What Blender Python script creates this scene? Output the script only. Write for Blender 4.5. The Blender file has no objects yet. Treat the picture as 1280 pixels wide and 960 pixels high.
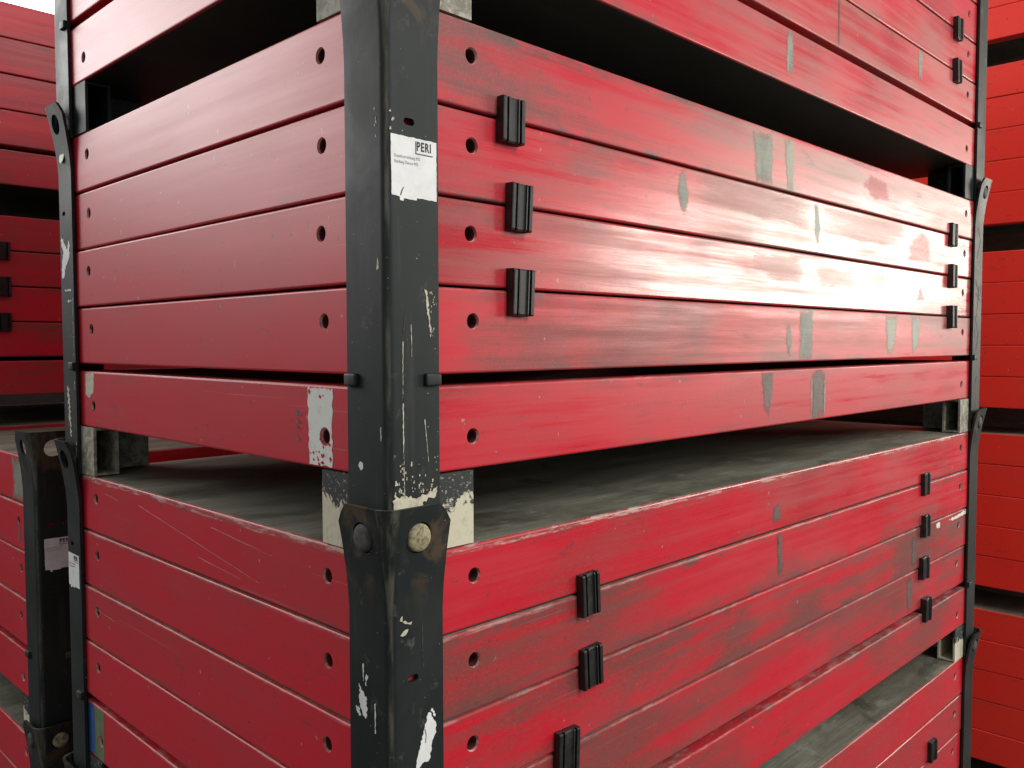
import bpy, bmesh, math, random
from mathutils import Vector, Matrix
from mathutils import noise as mnoise

sc = bpy.context.scene
col = sc.collection

# ------------------------------------------------------------------ camera
YAW, PITCH, ROLL, FPX = math.radians(44.566), math.radians(-2.6935), math.radians(-0.109), 1082.75
fw = Vector((math.cos(YAW) * math.cos(PITCH), math.sin(YAW) * math.cos(PITCH), math.sin(PITCH)))
rt0 = Vector((math.sin(YAW), -math.cos(YAW), 0))
up0 = rt0.cross(fw)
rt = rt0 * math.cos(ROLL) + up0 * math.sin(ROLL)
up = up0 * math.cos(ROLL) - rt0 * math.sin(ROLL)
cam_d = bpy.data.cameras.new('camera')
cam = bpy.data.objects.new('camera', cam_d)
col.objects.link(cam)
cam.matrix_world = Matrix(((rt.x, up.x, -fw.x, -0.67973), (rt.y, up.y, -fw.y, -0.89120), (rt.z, up.z, -fw.z, 1.7324), (0, 0, 0, 1)))
cam_d.sensor_fit = 'HORIZONTAL'
cam_d.sensor_width = 36.0
cam_d.lens = FPX / 1280 * 36
cam_d.clip_start = 0.02
cam_d.clip_end = 500
sc.camera = cam

# ------------------------------------------------------------------ light
world = bpy.data.worlds.new('World')
sc.world = world
world.use_nodes = True
bg = world.node_tree.nodes['Background']
bg.inputs['Color'].default_value = (1.0, 0.99, 0.97, 1)
bg.inputs['Strength'].default_value = 0.25


def area(name, loc, target, sx, sy, power, color):
    d = bpy.data.lights.new(name, 'AREA')
    d.shape = 'RECTANGLE'
    d.size, d.size_y = sx, sy
    d.energy = power
    d.color = color
    o = bpy.data.objects.new(name, d)
    o.visible_camera = True
    o.location = loc
    o.rotation_euler = (Vector(target) - Vector(loc)).to_track_quat('-Z', 'Y').to_euler()
    col.objects.link(o)
    return o


# the bright hall opening past the far end of the aisle (it is what the long side mirrors)
area('hall_opening_light', (8.2, -3.95, 2.68), (1.2, 0, 2.68), 3.5, 1.2, 170, (1.0, 0.94, 0.82))
# band of high windows in the hall's far wall; its end is the white corner at the upper left
area('hall_window_light', (-2.0, 8.0, 4.9), (-2.0, 0, 4.9), 9.2, 3.3, 470, (1.0, 0.985, 0.97))
# added fill lamp without a visible source, brightens the long side and right-hand stack
area('added_fill_light', (1.45, -4.6, 4.7), (1.8, 0, 1.9), 2.6, 2.6, 150, (1.0, 0.985, 0.965))

vs = sc.view_settings
vs.view_transform = 'Standard'
vs.look = 'None'
vs.exposure = 0.70
vs.gamma = 1.0
vs.use_curve_mapping = False

# ------------------------------------------------------------------ node helpers
class NT:
    def __init__(self, name):
        self.m = bpy.data.materials.new(name)
        self.m.use_nodes = True
        self.t = self.m.node_tree
        self.n = self.t.nodes
        self.b = self.n['Principled BSDF']

    def node(self, typ, **kw):
        n = self.n.new(typ)
        for k, v in kw.items():
            setattr(n, k, v)
        return n

    def set(self, sock, v):
        if hasattr(v, 'is_output') or isinstance(v, bpy.types.NodeSocket):
            self.t.links.new(v, sock)
        else:
            sock.default_value = v

    def coords(self, rnd=True):
        tc = self.node('ShaderNodeTexCoord').outputs['Object']
        if not rnd:
            return tc
        r = self.node('ShaderNodeObjectInfo').outputs['Random']
        cx = self.node('ShaderNodeCombineXYZ')
        for i, k in enumerate((37.0, 53.0, 19.0)):
            self.set(cx.inputs[i], self.math('MULTIPLY', r, k))
        a = self.node('ShaderNodeVectorMath', operation='ADD')
        self.set(a.inputs[0], tc)
        self.set(a.inputs[1], cx.outputs[0])
        return a.outputs[0]

    def scale(self, v, s):
        m = self.node('ShaderNodeVectorMath', operation='MULTIPLY')
        self.set(m.inputs[0], v)
        m.inputs[1].default_value = s
        return m.outputs[0]

    def noise(self, v, scale, detail=4, rough=0.55, dist=0.0):
        n = self.node('ShaderNodeTexNoise')
        self.set(n.inputs['Vector'], v)
        n.inputs['Scale'].default_value = scale
        n.inputs['Detail'].default_value = detail
        n.inputs['Roughness'].default_value = rough
        n.inputs['Distortion'].default_value = dist
        return n.outputs['Fac']

    def math(self, op, a, b=0.0, clamp=False):
        n = self.node('ShaderNodeMath', operation=op, use_clamp=clamp)
        self.set(n.inputs[0], a)
        self.set(n.inputs[1], b)
        return n.outputs[0]

    def step(self, v, lo, hi, a=0.0, b=1.0):
        n = self.node('ShaderNodeMapRange', interpolation_type='SMOOTHSTEP')
        self.set(n.inputs['Value'], v)
        n.inputs['From Min'].default_value = lo
        n.inputs['From Max'].default_value = hi
        n.inputs['To Min'].default_value = a
        n.inputs['To Max'].default_value = b
        return n.outputs['Result']

    def mix(self, f, a, b):
        n = self.node('ShaderNodeMix', data_type='RGBA')
        self.set(n.inputs[0], f)
        for s, v in ((n.inputs[6], a), (n.inputs[7], b)):
            self.set(s, v if isinstance(v, bpy.types.NodeSocket) else (*v, 1))
        return n.outputs[2]

    def attr(self, name):
        a = self.node('ShaderNodeAttribute', attribute_type='OBJECT', attribute_name=name)
        return a.outputs['Fac']

    def z(self, v):
        s = self.node('ShaderNodeSeparateXYZ')
        self.set(s.inputs[0], v)
        return s.outputs

    def bump(self, h, strength, dist=0.001):
        n = self.node('ShaderNodeBump')
        n.inputs['Strength'].default_value = strength
        n.inputs['Distance'].default_value = dist
        self.set(n.inputs['Height'], h)
        self.t.links.new(n.outputs[0], self.b.inputs['Normal'])

    def out(self, **kw):
        for k, v in kw.items():
            s = self.b.inputs[k.replace('_', ' ')]
            if isinstance(v, tuple) and len(v) == 3:
                v = (*v, 1)
            self.set(s, v)
        return self.m


TH = 0.1180       # panel thickness
PITCHZ = 0.1218   # panel to panel


def red_paint(name, base, faded, grimec, rough=0.3):
    n = NT(name)
    o = n.node('ShaderNodeTexCoord').outputs['Object']
    p = n.coords()
    xyz = n.z(o)
    wear, grime, gloss = n.attr('wear'), n.attr('grime'), n.attr('gloss')
    streak = n.noise(n.scale(p, (1.1, 10, 40)), 1.0, 7, 0.66, 0.12)
    fine = n.noise(n.scale(p, (9, 60, 420)), 1.0, 4, 0.75)
    blotch = n.noise(n.scale(p, (2.2, 4, 5)), 1.0, 4, 0.55, 0.3)
    blotch2 = n.noise(n.scale(p, (3.3, 5, 9)), 1.0, 3, 0.5)
    vert = n.noise(n.scale(p, (14, 10, 1.5)), 1.0, 3, 0.6)
    c = n.mix(n.step(blotch2, 0.42, 0.68, 0.0, 0.7), base, faded)
    g = n.math('ADD', n.math('MULTIPLY', streak, 0.5), n.math('MULTIPLY', blotch, 0.85))
    g = n.math('ADD', g, n.math('MULTIPLY', n.math('SUBTRACT', fine, 0.5), 0.24))
    g = n.math('ADD', g, n.math('MULTIPLY', n.math('SUBTRACT', n.noise(p, 160, 4, 0.7), 0.5), 0.22))
    gf = n.math('MULTIPLY', n.step(g, 0.56, 0.84), grime, True)
    c = n.mix(gf, c, grimec)
    # darker dirt film hugging the joints, and pin-head chips
    joint = n.math('MAXIMUM', n.step(xyz[2], 0.022, 0.004), n.step(xyz[2], TH - 0.026, TH - 0.006))
    dirt = n.math('MULTIPLY', joint, n.step(n.noise(n.scale(p, (9, 20, 30)), 1.0, 5, 0.7), 0.47, 0.68, 0, 0.75))
    c = n.mix(n.math('MULTIPLY', dirt, n.math('ADD', grime, 0.25), True), c, (0.12, 0.06, 0.055))
    chips = n.step(n.noise(p, 95, 2, 0.4), 0.725, 0.745)
    c = n.mix(n.math('MULTIPLY', chips, 0.7), c, (0.11, 0.05, 0.045))
    light = n.step(n.noise(n.scale(p, (90, 90, 60)), 1.0, 2, 0.5), 0.742, 0.76)
    c = n.mix(n.math('MULTIPLY', light, 0.55), c, (0.6, 0.36, 0.34))
    # rubbed upper lip: the band is wider where the noise says so
    rub = n.noise(n.scale(p, (16, 40, 90)), 1.0, 6, 0.75, 0.4)
    broad = n.noise(n.scale(p, (5, 5, 5)), 1.0, 4, 0.6)
    edge_z = n.math('SUBTRACT', TH - 0.0026, n.math('MULTIPLY', n.math('MULTIPLY', n.math('POWER', wear, 1.5), 0.023), broad))
    lip = n.step(n.math('SUBTRACT', xyz[2], edge_z), -0.0012, 0.0012)
    c = n.mix(n.math('MULTIPLY', lip, n.math('ADD', n.math('MULTIPLY', wear, 0.5), 0.04), True), c, (0.30, 0.095, 0.085))
    wf = n.math('MULTIPLY', n.math('MULTIPLY', lip, n.step(rub, 0.47, 0.62)), wear, True)
    c = n.mix(wf, c, (0.60, 0.44, 0.39))
    # paint rubbed thin towards the far end of some rails
    bl = n.math('MULTIPLY', n.math('MULTIPLY', n.attr('bleach'), n.step(xyz[0], 0.45, 1.15)), n.step(n.math('ADD', n.math('MULTIPLY', streak, 0.8), n.math('MULTIPLY', blotch2, 0.5)), 0.50, 0.80), True)
    c = n.mix(bl, c, n.mix(fine, (0.36, 0.17, 0.145), (0.58, 0.38, 0.31)))
    # dark rubber smudges and grey smears
    sm = n.math('MULTIPLY', n.step(n.noise(n.scale(p, (14, 20, 46)), 1.0, 5, 0.7, 0.4), 0.58, 0.70), n.step(n.noise(p, 7, 2, 0.5), 0.50, 0.62, 0, 0.6))
    c = n.mix(n.math('MULTIPLY', sm, n.step(fine, 0.35, 0.6, 0.35, 1.0)), c, (0.10, 0.045, 0.042))
    dust = n.math('MULTIPLY', n.step(n.noise(p, 300, 3, 0.7), 0.50, 0.75, 0, 0.22), n.math('MULTIPLY', n.step(blotch, 0.35, 0.7), n.math('ADD', 0.25, n.math('MULTIPLY', n.attr('streaky'), 0.75))))
    c = n.mix(dust, c, (0.45, 0.30, 0.27))
    # long hair scratches
    sc_ = n.noise(n.scale(p, (2.0, 30, 420)), 1.0, 2, 0.5, 1.2)
    sf = n.math('MULTIPLY', n.step(sc_, 0.71, 0.735), n.step(blotch, 0.5, 0.62, 0, 0.5))
    c = n.mix(sf, c, (0.55, 0.25, 0.24))
    r = n.math('ADD', rough, n.math('MULTIPLY', n.math('MULTIPLY', n.math('SUBTRACT', streak, 0.5), n.attr('streaky')), 0.75))
    r = n.math('ADD', r, n.math('MULTIPLY', n.math('MULTIPLY', n.math('SUBTRACT', fine, 0.5), n.attr('streaky')), 0.3))
    r = n.math('ADD', r, n.math('MULTIPLY', n.math('MULTIPLY', n.math('SUBTRACT', blotch2, 0.5), n.attr('streaky')), 0.45))
    r = n.math('ADD', r, n.math('MULTIPLY', wf, 0.3))
    r = n.math('SUBTRACT', r, gloss)
    r = n.math('MAXIMUM', n.math('MINIMUM', r, 0.85), 0.12)
    h = n.math('ADD', n.math('MULTIPLY', fine, n.math('MULTIPLY', n.attr('streaky'), 0.16)), n.math('MULTIPLY', blotch, 1.0))
    h = n.math('ADD', h, n.math('MULTIPLY', vert, 0.12))
    n.bump(h, 0.16, 0.0020)
    return n.out(Base_Color=c, Roughness=r, Specular_IOR_Level=0.5)


M_RED = red_paint('crimson_frame_paint', (0.59, 0.009, 0.027), (0.54, 0.020, 0.036), (0.215, 0.050, 0.045), 0.37)
M_RED_FAR = red_paint('orange_red_frame_paint', (0.86, 0.036, 0.020), (0.82, 0.042, 0.024), (0.66, 0.038, 0.024), 0.42)


def plywood():
    n = NT('worn_forming_plywood')
    p = n.coords()
    a = n.noise(n.scale(p, (2.5, 9, 1)), 1.0, 7, 0.68, 0.3)
    b = n.noise(n.scale(p, (3, 4, 1)), 1.0, 6, 0.65, 0.5)
    grain = n.noise(n.scale(p, (6, 190, 1)), 1.0, 4, 0.65)
    film = n.noise(n.scale(p, (7, 9, 1)), 1.0, 8, 0.75, 0.3)
    c = n.mix(n.step(a, 0.36, 0.66), (0.14, 0.132, 0.098), (0.27, 0.26, 0.205))
    c = n.mix(n.step(grain, 0.40, 0.68, 0, 0.45), c, (0.075, 0.07, 0.052))
    c = n.mix(n.step(b, 0.55, 0.63, 0, 0.6), c, (0.045, 0.044, 0.036))
    c = n.mix(n.step(film, 0.56, 0.66, 0, 0.55), c, (0.34, 0.335, 0.29))
    c = n.mix(n.step(n.noise(p, 130, 3, 0.6), 0.66, 0.70, 0, 0.6), c, (0.42, 0.41, 0.36))
    n.bump(n.math('ADD', grain, film), 0.35, 0.001)
    return n.out(Base_Color=c, Roughness=n.step(a, 0.3, 0.7, 0.5, 0.7))


M_PLY = plywood()


def shaded_ply():  # shade of the gaps painted into the flipped sheets as near-black colour
    n = NT('plywood_with_gap_shade')
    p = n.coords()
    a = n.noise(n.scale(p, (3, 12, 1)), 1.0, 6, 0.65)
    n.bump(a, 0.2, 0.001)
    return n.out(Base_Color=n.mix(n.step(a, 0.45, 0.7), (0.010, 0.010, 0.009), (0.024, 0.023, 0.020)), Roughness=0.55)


M_PLY_SHADE = shaded_ply()


def post_paint():
    n = NT('dark_post_paint')
    p = n.coords()
    o = n.node('ShaderNodeTexCoord').outputs['Object']
    z = n.z(o)[2]
    scuff = n.attr('scuff')
    a = n.noise(p, 6, 5, 0.6, 0.6)
    v = n.noise(n.scale(p, (40, 40, 4)), 1.0, 4, 0.6)
    c = n.mix(n.step(a, 0.35, 0.7), (0.0085, 0.0135, 0.0138), (0.0150, 0.0195, 0.0188))
    c = n.mix(n.step(v, 0.58, 0.74, 0, 0.4), c, (0.045, 0.048, 0.044))
    sp = n.step(n.noise(p, 210, 2, 0.5), 0.755, 0.775)
    c = n.mix(n.math('MULTIPLY', sp, 0.8), c, (0.55, 0.54, 0.48))
    q = n.z(o)
    cor = n.step(n.math('MAXIMUM', q[0], q[1]), -0.0005, -0.0042)
    c = n.mix(n.math('MULTIPLY', cor, n.step(n.noise(n.scale(p, (60, 60, 9)), 1.0, 5, 0.65), 0.40, 0.66, 0.05, 0.85)), c, (0.13, 0.125, 0.10))
    low = n.step(z, 0.20, 0.05)
    ch = n.step(n.noise(n.scale(p, (60, 60, 40)), 1.0, 6, 0.7), 0.67, 0.73)
    c = n.mix(n.math('MULTIPLY', n.math('MULTIPLY', low, ch), 0.8), c, (0.50, 0.49, 0.41))
    hi = n.step(z, 0.64, 0.74)
    ru = n.step(n.noise(n.scale(p, (18, 18, 14)), 1.0, 5, 0.65, 0.6), 0.50, 0.66)
    c = n.mix(n.math('MULTIPLY', n.math('MULTIPLY', hi, ru), 0.85), c, (0.085, 0.058, 0.032))
    gr = n.step(n.noise(n.scale(p, (30, 30, 22)), 1.0, 6, 0.7, 0.3), 0.60, 0.70)
    c = n.mix(n.math('MULTIPLY', gr, n.math('MULTIPLY', scuff, 0.6), True), c, (0.20, 0.20, 0.165))
    n.bump(n.math('ADD', a, n.math('MULTIPLY', v, 0.3)), 0.28, 0.002)
    return n.out(Base_Color=c, Roughness=n.step(a, 0.3, 0.75, 0.48, 0.64), Specular_IOR_Level=0.34)


M_POST = post_paint()


def foot_paint():
    n = NT('chipped_foot_paint')
    p = n.coords()
    o = n.node('ShaderNodeTexCoord').outputs['Object']
    q = n.z(o)
    d = n.math('ADD', q[2], n.math('MULTIPLY', n.math('SUBTRACT', n.noise(n.scale(p, (30, 30, 30)), 1.0, 6, 0.68, 0.5), 0.5), 0.11))
    d = n.math('SUBTRACT', d, n.math('MULTIPLY', n.math('ADD', q[0], q[1]), 0.16))
    cr = n.step(d, 0.045, 0.040)
    fl = n.step(n.noise(p, 140, 4, 0.7), 0.585, 0.63, 0, 0.8)
    dark = n.mix(fl, (0.022, 0.027, 0.026), (0.42, 0.41, 0.34))
    cream = n.mix(n.step(n.noise(p, 70, 6, 0.7), 0.5, 0.7), (0.62, 0.58, 0.43), (0.44, 0.41, 0.30))
    c = n.mix(cr, dark, cream)
    n.bump(n.noise(p, 90, 4, 0.6), 0.3, 0.001)
    return n.out(Base_Color=c, Roughness=0.6)


M_FOOT = foot_paint()


def foot_dirty():
    n = NT('mottled_foot_steel')
    p = n.coords()
    a = n.noise(p, 45, 6, 0.72, 0.4)
    c = n.mix(n.step(a, 0.40, 0.62), (0.19, 0.172, 0.135), (0.42, 0.40, 0.32))
    n.bump(a, 0.5, 0.0015)
    return n.out(Base_Color=c, Roughness=0.7)


M_FOOT2 = foot_dirty()


def simple(name, c0, c1, scale, rough, bump=0.1, lo=0.4, hi=0.65):
    n = NT(name)
    p = n.coords()
    a = n.noise(p, scale, 5, 0.65, 0.3)
    if bump:
        n.bump(a, bump, 0.0008)
    return n.out(Base_Color=n.mix(n.step(a, lo, hi), c0, c1), Roughness=rough)


M_CLIP = simple('black_clip_plastic', (0.006, 0.0068, 0.0068), (0.030, 0.029, 0.027), 45, 0.5, 0.2, 0.45, 0.75)
M_PAPER = simple('white_label_paper', (0.80, 0.81, 0.80), (0.70, 0.71, 0.70), 30, 0.55, 0.05)
M_INK = simple('black_label_ink', (0.012, 0.012, 0.013), (0.02, 0.02, 0.02), 20, 0.6, 0)
M_INK2 = simple('pale_grey_label_ink', (0.40, 0.41, 0.42), (0.48, 0.49, 0.50), 20, 0.6, 0)
M_CREAM = simple('cream_paint_scrape', (0.62, 0.58, 0.44), (0.42, 0.40, 0.30), 90, 0.6, 0.3)
M_WHITE = simple('white_paint', (0.74, 0.75, 0.71), (0.56, 0.55, 0.50), 60, 0.55, 0.2, 0.5, 0.75)
def stain(name, c0, c1, scale, rough, cover=1.0, stretch=(1, 1, .35)):
    n = NT(name)
    p = n.coords()
    a = n.noise(n.scale(p, stretch), scale, 5, 0.65, 0.3)
    e = n.node('ShaderNodeAttribute', attribute_type='GEOMETRY', attribute_name='cover').outputs['Fac']
    d = n.noise(n.scale(p, stretch), 60, 6, 0.75, 0.1)
    f = n.noise(n.scale(p, (12, 60, 420)), 1.0, 4, 0.75)
    k = n.math('ADD', e, n.math('MULTIPLY', n.math('SUBTRACT', d, 0.5), 1.2))
    k = n.math('ADD', k, n.math('MULTIPLY', n.math('SUBTRACT', f, 0.5), 0.9))
    n.bump(n.math('ADD', a, f), 0.2, 0.0008)
    c = n.mix(n.step(n.math('ADD', n.math('MULTIPLY', a, 0.6), n.math('MULTIPLY', f, 0.4)), 0.40, 0.62), c0, c1)
    return n.out(Base_Color=c, Roughness=rough, Alpha=n.step(k, 0.15, 0.85, 0.0, cover))


M_MATT = stain('rubbed_matt_red', (0.52, 0.17, 0.15), (0.62, 0.36, 0.31), 26, 0.42, 0.5, (.12, 1, 1))
M_GREYG = stain('grey_green_primer', (0.20, 0.23, 0.19), (0.32, 0.35, 0.29), 35, 0.55, 0.82)
M_GREYD = stain('dark_grey_cement_stain', (0.105, 0.09, 0.078), (0.17, 0.13, 0.115), 45, 0.5, 0.85)
M_PALEG = stain('pale_green_primer', (0.30, 0.35, 0.28), (0.40, 0.42, 0.35), 35, 0.52, 0.8)
M_DARKRED = stain('fresh_dark_red_touch_up', (0.52, 0.014, 0.032), (0.44, 0.02, 0.034), 30, 0.44, 0.55)
M_BLUE = simple('blue_marking_tape', (0.012, 0.075, 0.26), (0.02, 0.09, 0.27), 30, 0.5)
M_GREEN = simple('dull_green_marking_tape', (0.10, 0.15, 0.075), (0.14, 0.19, 0.10), 40, 0.55)
M_YEL = simple('yellow_round_sticker', (0.52, 0.55, 0.20), (0.40, 0.44, 0.20), 90, 0.55)
M_PEGD = simple('dark_grey_peg_paint', (0.035, 0.037, 0.036), (0.075, 0.073, 0.07), 90, 0.75, 0.9)
M_PEGC = simple('cream_peg_paint', (0.36, 0.32, 0.19), (0.13, 0.11, 0.065), 110, 0.8, 0.9)
M_RUST = simple('brown_rust', (0.09, 0.045, 0.016), (0.045, 0.03, 0.016), 50, 0.75, 0.4)
M_BORE = simple('dark_bored_steel', (0.075, 0.018, 0.016), (0.11, 0.028, 0.024), 80, 0.7)
M_RIM = simple('rubbed_bore_rim', (0.36, 0.09, 0.085), (0.62, 0.42, 0.38), 60, 0.35, 0.1, 0.4, 0.6)
M_SCR = simple('pale_red_scratch', (0.46, 0.12, 0.11), (0.52, 0.22, 0.20), 120, 0.5, 0)
M_WOOD = simple('weathered_timber', (0.16, 0.13, 0.09), (0.10, 0.085, 0.062), 14, 0.75, 0.4)
M_FLOOR = simple('dusty_concrete_floor', (0.075, 0.075, 0.07), (0.12, 0.115, 0.105), 2.2, 0.75, 0.3)
SOFT = (M_MATT, M_GREYG, M_GREYD, M_PALEG, M_DARKRED)

# ------------------------------------------------------------------ mesh helpers
DG = None


def link(name, data, mat=None, parent=None):
    o = bpy.data.objects.new(name, data)
    col.objects.link(o)
    if mat is not None and data is not None:
        if not data.materials:
            data.materials.append(mat)
        elif data.materials[0] is None:
            data.materials[0] = mat
    if parent is not None:
        o.parent = parent
    return o


def me(name, verts, faces, smooth=False):
    m = bpy.data.meshes.new(name)
    m.from_pydata([tuple(v) for v in verts], [], faces)
    b = bmesh.new()
    b.from_mesh(m)
    bmesh.ops.recalc_face_normals(b, faces=b.faces)
    b.to_mesh(m)
    b.free()
    if smooth:
        for p in m.polygons:
            p.use_smooth = True
    return m


def box_bm(b, x0, x1, y0, y1, z0, z1):
    v = [b.verts.new(p) for p in ((x0, y0, z0), (x1, y0, z0), (x1, y1, z0), (x0, y1, z0), (x0, y0, z1), (x1, y0, z1), (x1, y1, z1), (x0, y1, z1))]
    for f in ((3, 2, 1, 0), (4, 5, 6, 7), (0, 1, 5, 4), (1, 2, 6, 5), (2, 3, 7, 6), (3, 0, 4, 7)):
        b.faces.new([v[i] for i in f])


def bm_mesh(b, name, bevel=0.0, seg=2):
    if bevel:
        bmesh.ops.bevel(b, geom=list(b.edges), offset=bevel, segments=seg, profile=0.6, affect='EDGES')
    m = bpy.data.meshes.new(name)
    b.to_mesh(m)
    b.free()
    return m


def cyl_bm(b, c, axis, r0, r1, length, n=24, caps=True):
    """cylinder/cone from point c along axis"""
    ax = Vector(axis).normalized()
    t = Vector((0, 0, 1)) if abs(ax.z) < 0.9 else Vector((1, 0, 0))
    u = ax.cross(t).normalized()
    w = ax.cross(u)
    c = Vector(c)
    a = [b.verts.new(c + (u * math.cos(2 * math.pi * i / n) + w * math.sin(2 * math.pi * i / n)) * r0) for i in range(n)]
    d = [b.verts.new(c + ax * length + (u * math.cos(2 * math.pi * i / n) + w * math.sin(2 * math.pi * i / n)) * r1) for i in range(n)]
    for i in range(n):
        b.faces.new((a[i], a[(i + 1) % n], d[(i + 1) % n], d[i]))
    if caps:
        b.faces.new(a[::-1])
        b.faces.new(d)


def boolean_cut(mesh, cutter_bm, name):
    bmesh.ops.recalc_face_normals(cutter_bm, faces=cutter_bm.faces)
    cm = bpy.data.meshes.new('cutter')
    cutter_bm.to_mesh(cm)
    cutter_bm.free()
    a = bpy.data.objects.new('tmp_a', mesh)
    c = bpy.data.objects.new('tmp_c', cm)
    col.objects.link(a)
    col.objects.link(c)
    md = a.modifiers.new('cut', 'BOOLEAN')
    md.operation = 'DIFFERENCE'
    md.solver = 'EXACT'
    md.use_self = True
    md.object = c
    dg = bpy.context.evaluated_depsgraph_get()
    out = bpy.data.meshes.new_from_object(a.evaluated_get(dg), depsgraph=dg)
    out.name = name
    bpy.data.objects.remove(a)
    bpy.data.objects.remove(c)
    bpy.data.meshes.remove(cm)
    return out


def smooth_by_angle(m, deg=40):
    b = bmesh.new()
    b.from_mesh(m)
    for f in b.faces:
        f.smooth = True
    for e in b.edges:
        if len(e.link_faces) == 2 and e.calc_face_angle(0) > math.radians(deg):
            e.smooth = False
    b.to_mesh(m)
    b.free()
    return m


def tag(o, label, cat, group=None):
    o['label'] = label
    o['category'] = cat
    if group:
        o['group'] = group
    return o


def thing(name, label, cat, loc=(0, 0, 0), rz=0.0, group=None):
    o = bpy.data.objects.new(name, None)
    o.empty_display_size = 0.05
    col.objects.link(o)
    o.location = loc
    o.rotation_euler = (0, 0, rz)
    return tag(o, label, cat, group)


# ------------------------------------------------------------------ ground
b = bmesh.new()
v = [b.verts.new(p) for p in ((-30, -30, 0), (30, -30, 0), (30, 30, 0), (-30, 30, 0))]
b.faces.new(v)
fl = link('floor', bm_mesh(b, 'floor'), M_FLOOR)
fl['kind'] = 'structure'

b = bmesh.new()
box_bm(b, -1.5, 9, 4.6, 4.8, 0, 3.0)  # made-up dark wall, blocks light behind the rear stacks to blacken the gaps
wl = link('gap_blocker_wall', bm_mesh(b, 'gap_blocker_wall'), M_FLOOR)
wl['kind'] = 'structure'

# ------------------------------------------------------------------ formwork panel
LX, LY = 2.365, 1.17
RAILW = 0.055


def rail_mesh(length, holes=True, flip=False, name='rail'):
    """rail along +x, outer face at y=0 (normal -y), z 0..TH; rounded long edges, bored near both ends"""
    r = 0.0035
    prof = []
    W = RAILW

    def arc(cx, cz, a0, a1, rad):
        for i in range(4):
            t = math.radians(a0 + (a1 - a0) * i / 3)
            prof.append((cx + rad * math.cos(t), cz + rad * math.sin(t)))
    arc(r, r, 180, 270, r)
    arc(W - 0.002, 0.002, 270, 360, 0.002)
    arc(W - 0.002, TH - 0.002, 0, 90, 0.002)
    arc(r, TH - r, 90, 180, r)
    n = len(prof)
    verts = [(0, y, z) for y, z in prof] + [(length, y, z) for y, z in prof]
    faces = [(i, (i + 1) % n, n + (i + 1) % n, n + i) for i in range(n)] + [tuple(range(n))[::-1], tuple(range(n, 2 * n))]
    m = me(name, verts, faces)
    if holes:
        for xh in (0.146, length - 0.146):
            c = bmesh.new()
            zc = TH * 0.615
            cyl_bm(c, (xh, -0.004, zc), (0, 1, 0), 0.0131, 0.0103, 0.0075, 28)
            m = boolean_cut(m, c, name)
            c = bmesh.new()
            cyl_bm(c, (xh, -0.01, zc), (0, 1, 0), 0.0099, 0.0099, 0.09, 28)
            m = boolean_cut(m, c, name)
    if flip:
        for vv in m.vertices:
            vv.co.z = TH - vv.co.z
        m.flip_normals()
    if holes:
        m.materials.clear()
        m.materials.append(None)
        m.materials.append(M_BORE)
        m.materials.append(M_RIM)
        zc = TH * (0.385 if flip else 0.615)
        for f in m.polygons:
            c = f.center
            if c.y > 0.0035 and min(abs(c.x - 0.146), abs(c.x - (length - 0.146))) < 0.0115 and abs(c.z - zc) < 0.0115 and abs(f.normal.y) < 0.5:
                f.material_index = 1
            elif -0.001 < c.y <= 0.0035 and min(abs(c.x - 0.146), abs(c.x - (length - 0.146))) < 0.0145 and abs(c.z - zc) < 0.0145 and abs(f.normal.y) < 0.97:
                f.material_index = 2
    return smooth_by_angle(m, 14)


RAILS = {}


def rail(length, flip, holes=True):
    k = (round(length, 4), flip, holes)
    if k not in RAILS:
        RAILS[k] = rail_mesh(length, holes, flip)
    return RAILS[k]


SHEETS = {}


def sheet(lx, ly, flip):
    k = (lx, ly, flip)
    if k not in SHEETS:
        b = bmesh.new()
        g = 0.004
        box_bm(b, g, lx - g, g, ly - g, TH - 0.014, TH + 0.0002)
        SHEETS[k] = bm_mesh(b, 'forming_sheet', 0.001, 1)
    return SHEETS[k]


def panel(x, y, z, label, group, lx=LX, ly=LY, flip=False, mat=M_RED, grime=0.6, wear=0.3, gloss=0.0, lgrime=None, bleach=0.0, streaky=1.0, rng=None, sides='front left right back', holes=True):
    """local origin = outer near corner at the panel's underside"""
    rng = rng or random.Random(hash(label) % 1000)
    t = thing('formwork_panel', label, 'formwork panel', (x + rng.uniform(0, .0032), y + rng.uniform(0, .0032), z), math.radians(rng.uniform(-.05, .05)), group)
    Mx = Matrix
    for s, nm in (('front', 'long_rail'), ('left', 'short_rail'), ('back', 'long_rail'), ('right', 'short_rail')):
        if s not in sides:
            continue
        L = lx if nm == 'long_rail' else ly - 2 * 0.0015
        o = link(nm, rail(L, flip, holes), mat, t)
        if s == 'front':
            o.location = (0, 0, 0)
        elif s == 'back':
            o.location = (lx, ly, 0)
            o.rotation_euler = (0, 0, math.pi)
        elif s == 'left':
            o.location = (-0.0012, ly - 0.0015, 0)
            o.rotation_euler = (0, 0, -math.pi / 2)
        else:
            o.location = (lx + 0.0012, 0.0015, 0)
            o.rotation_euler = (0, 0, math.pi / 2)
        o['grime'] = float(grime if s in ('front', 'back') else (lgrime if lgrime is not None else grime * .4))
        o['wear'] = float(wear)
        o['bleach'] = float(bleach if s == 'front' else 0.0)
        o['gloss'] = float(gloss if s in ('front', 'back') else -0.05)
        o['streaky'] = float(streaky) if s in ('front', 'back') else 0.16
    o = link('forming_sheet', sheet(lx, ly, flip), M_PLY_SHADE if flip else M_PLY, t)
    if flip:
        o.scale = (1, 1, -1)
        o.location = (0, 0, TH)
    return t


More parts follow.
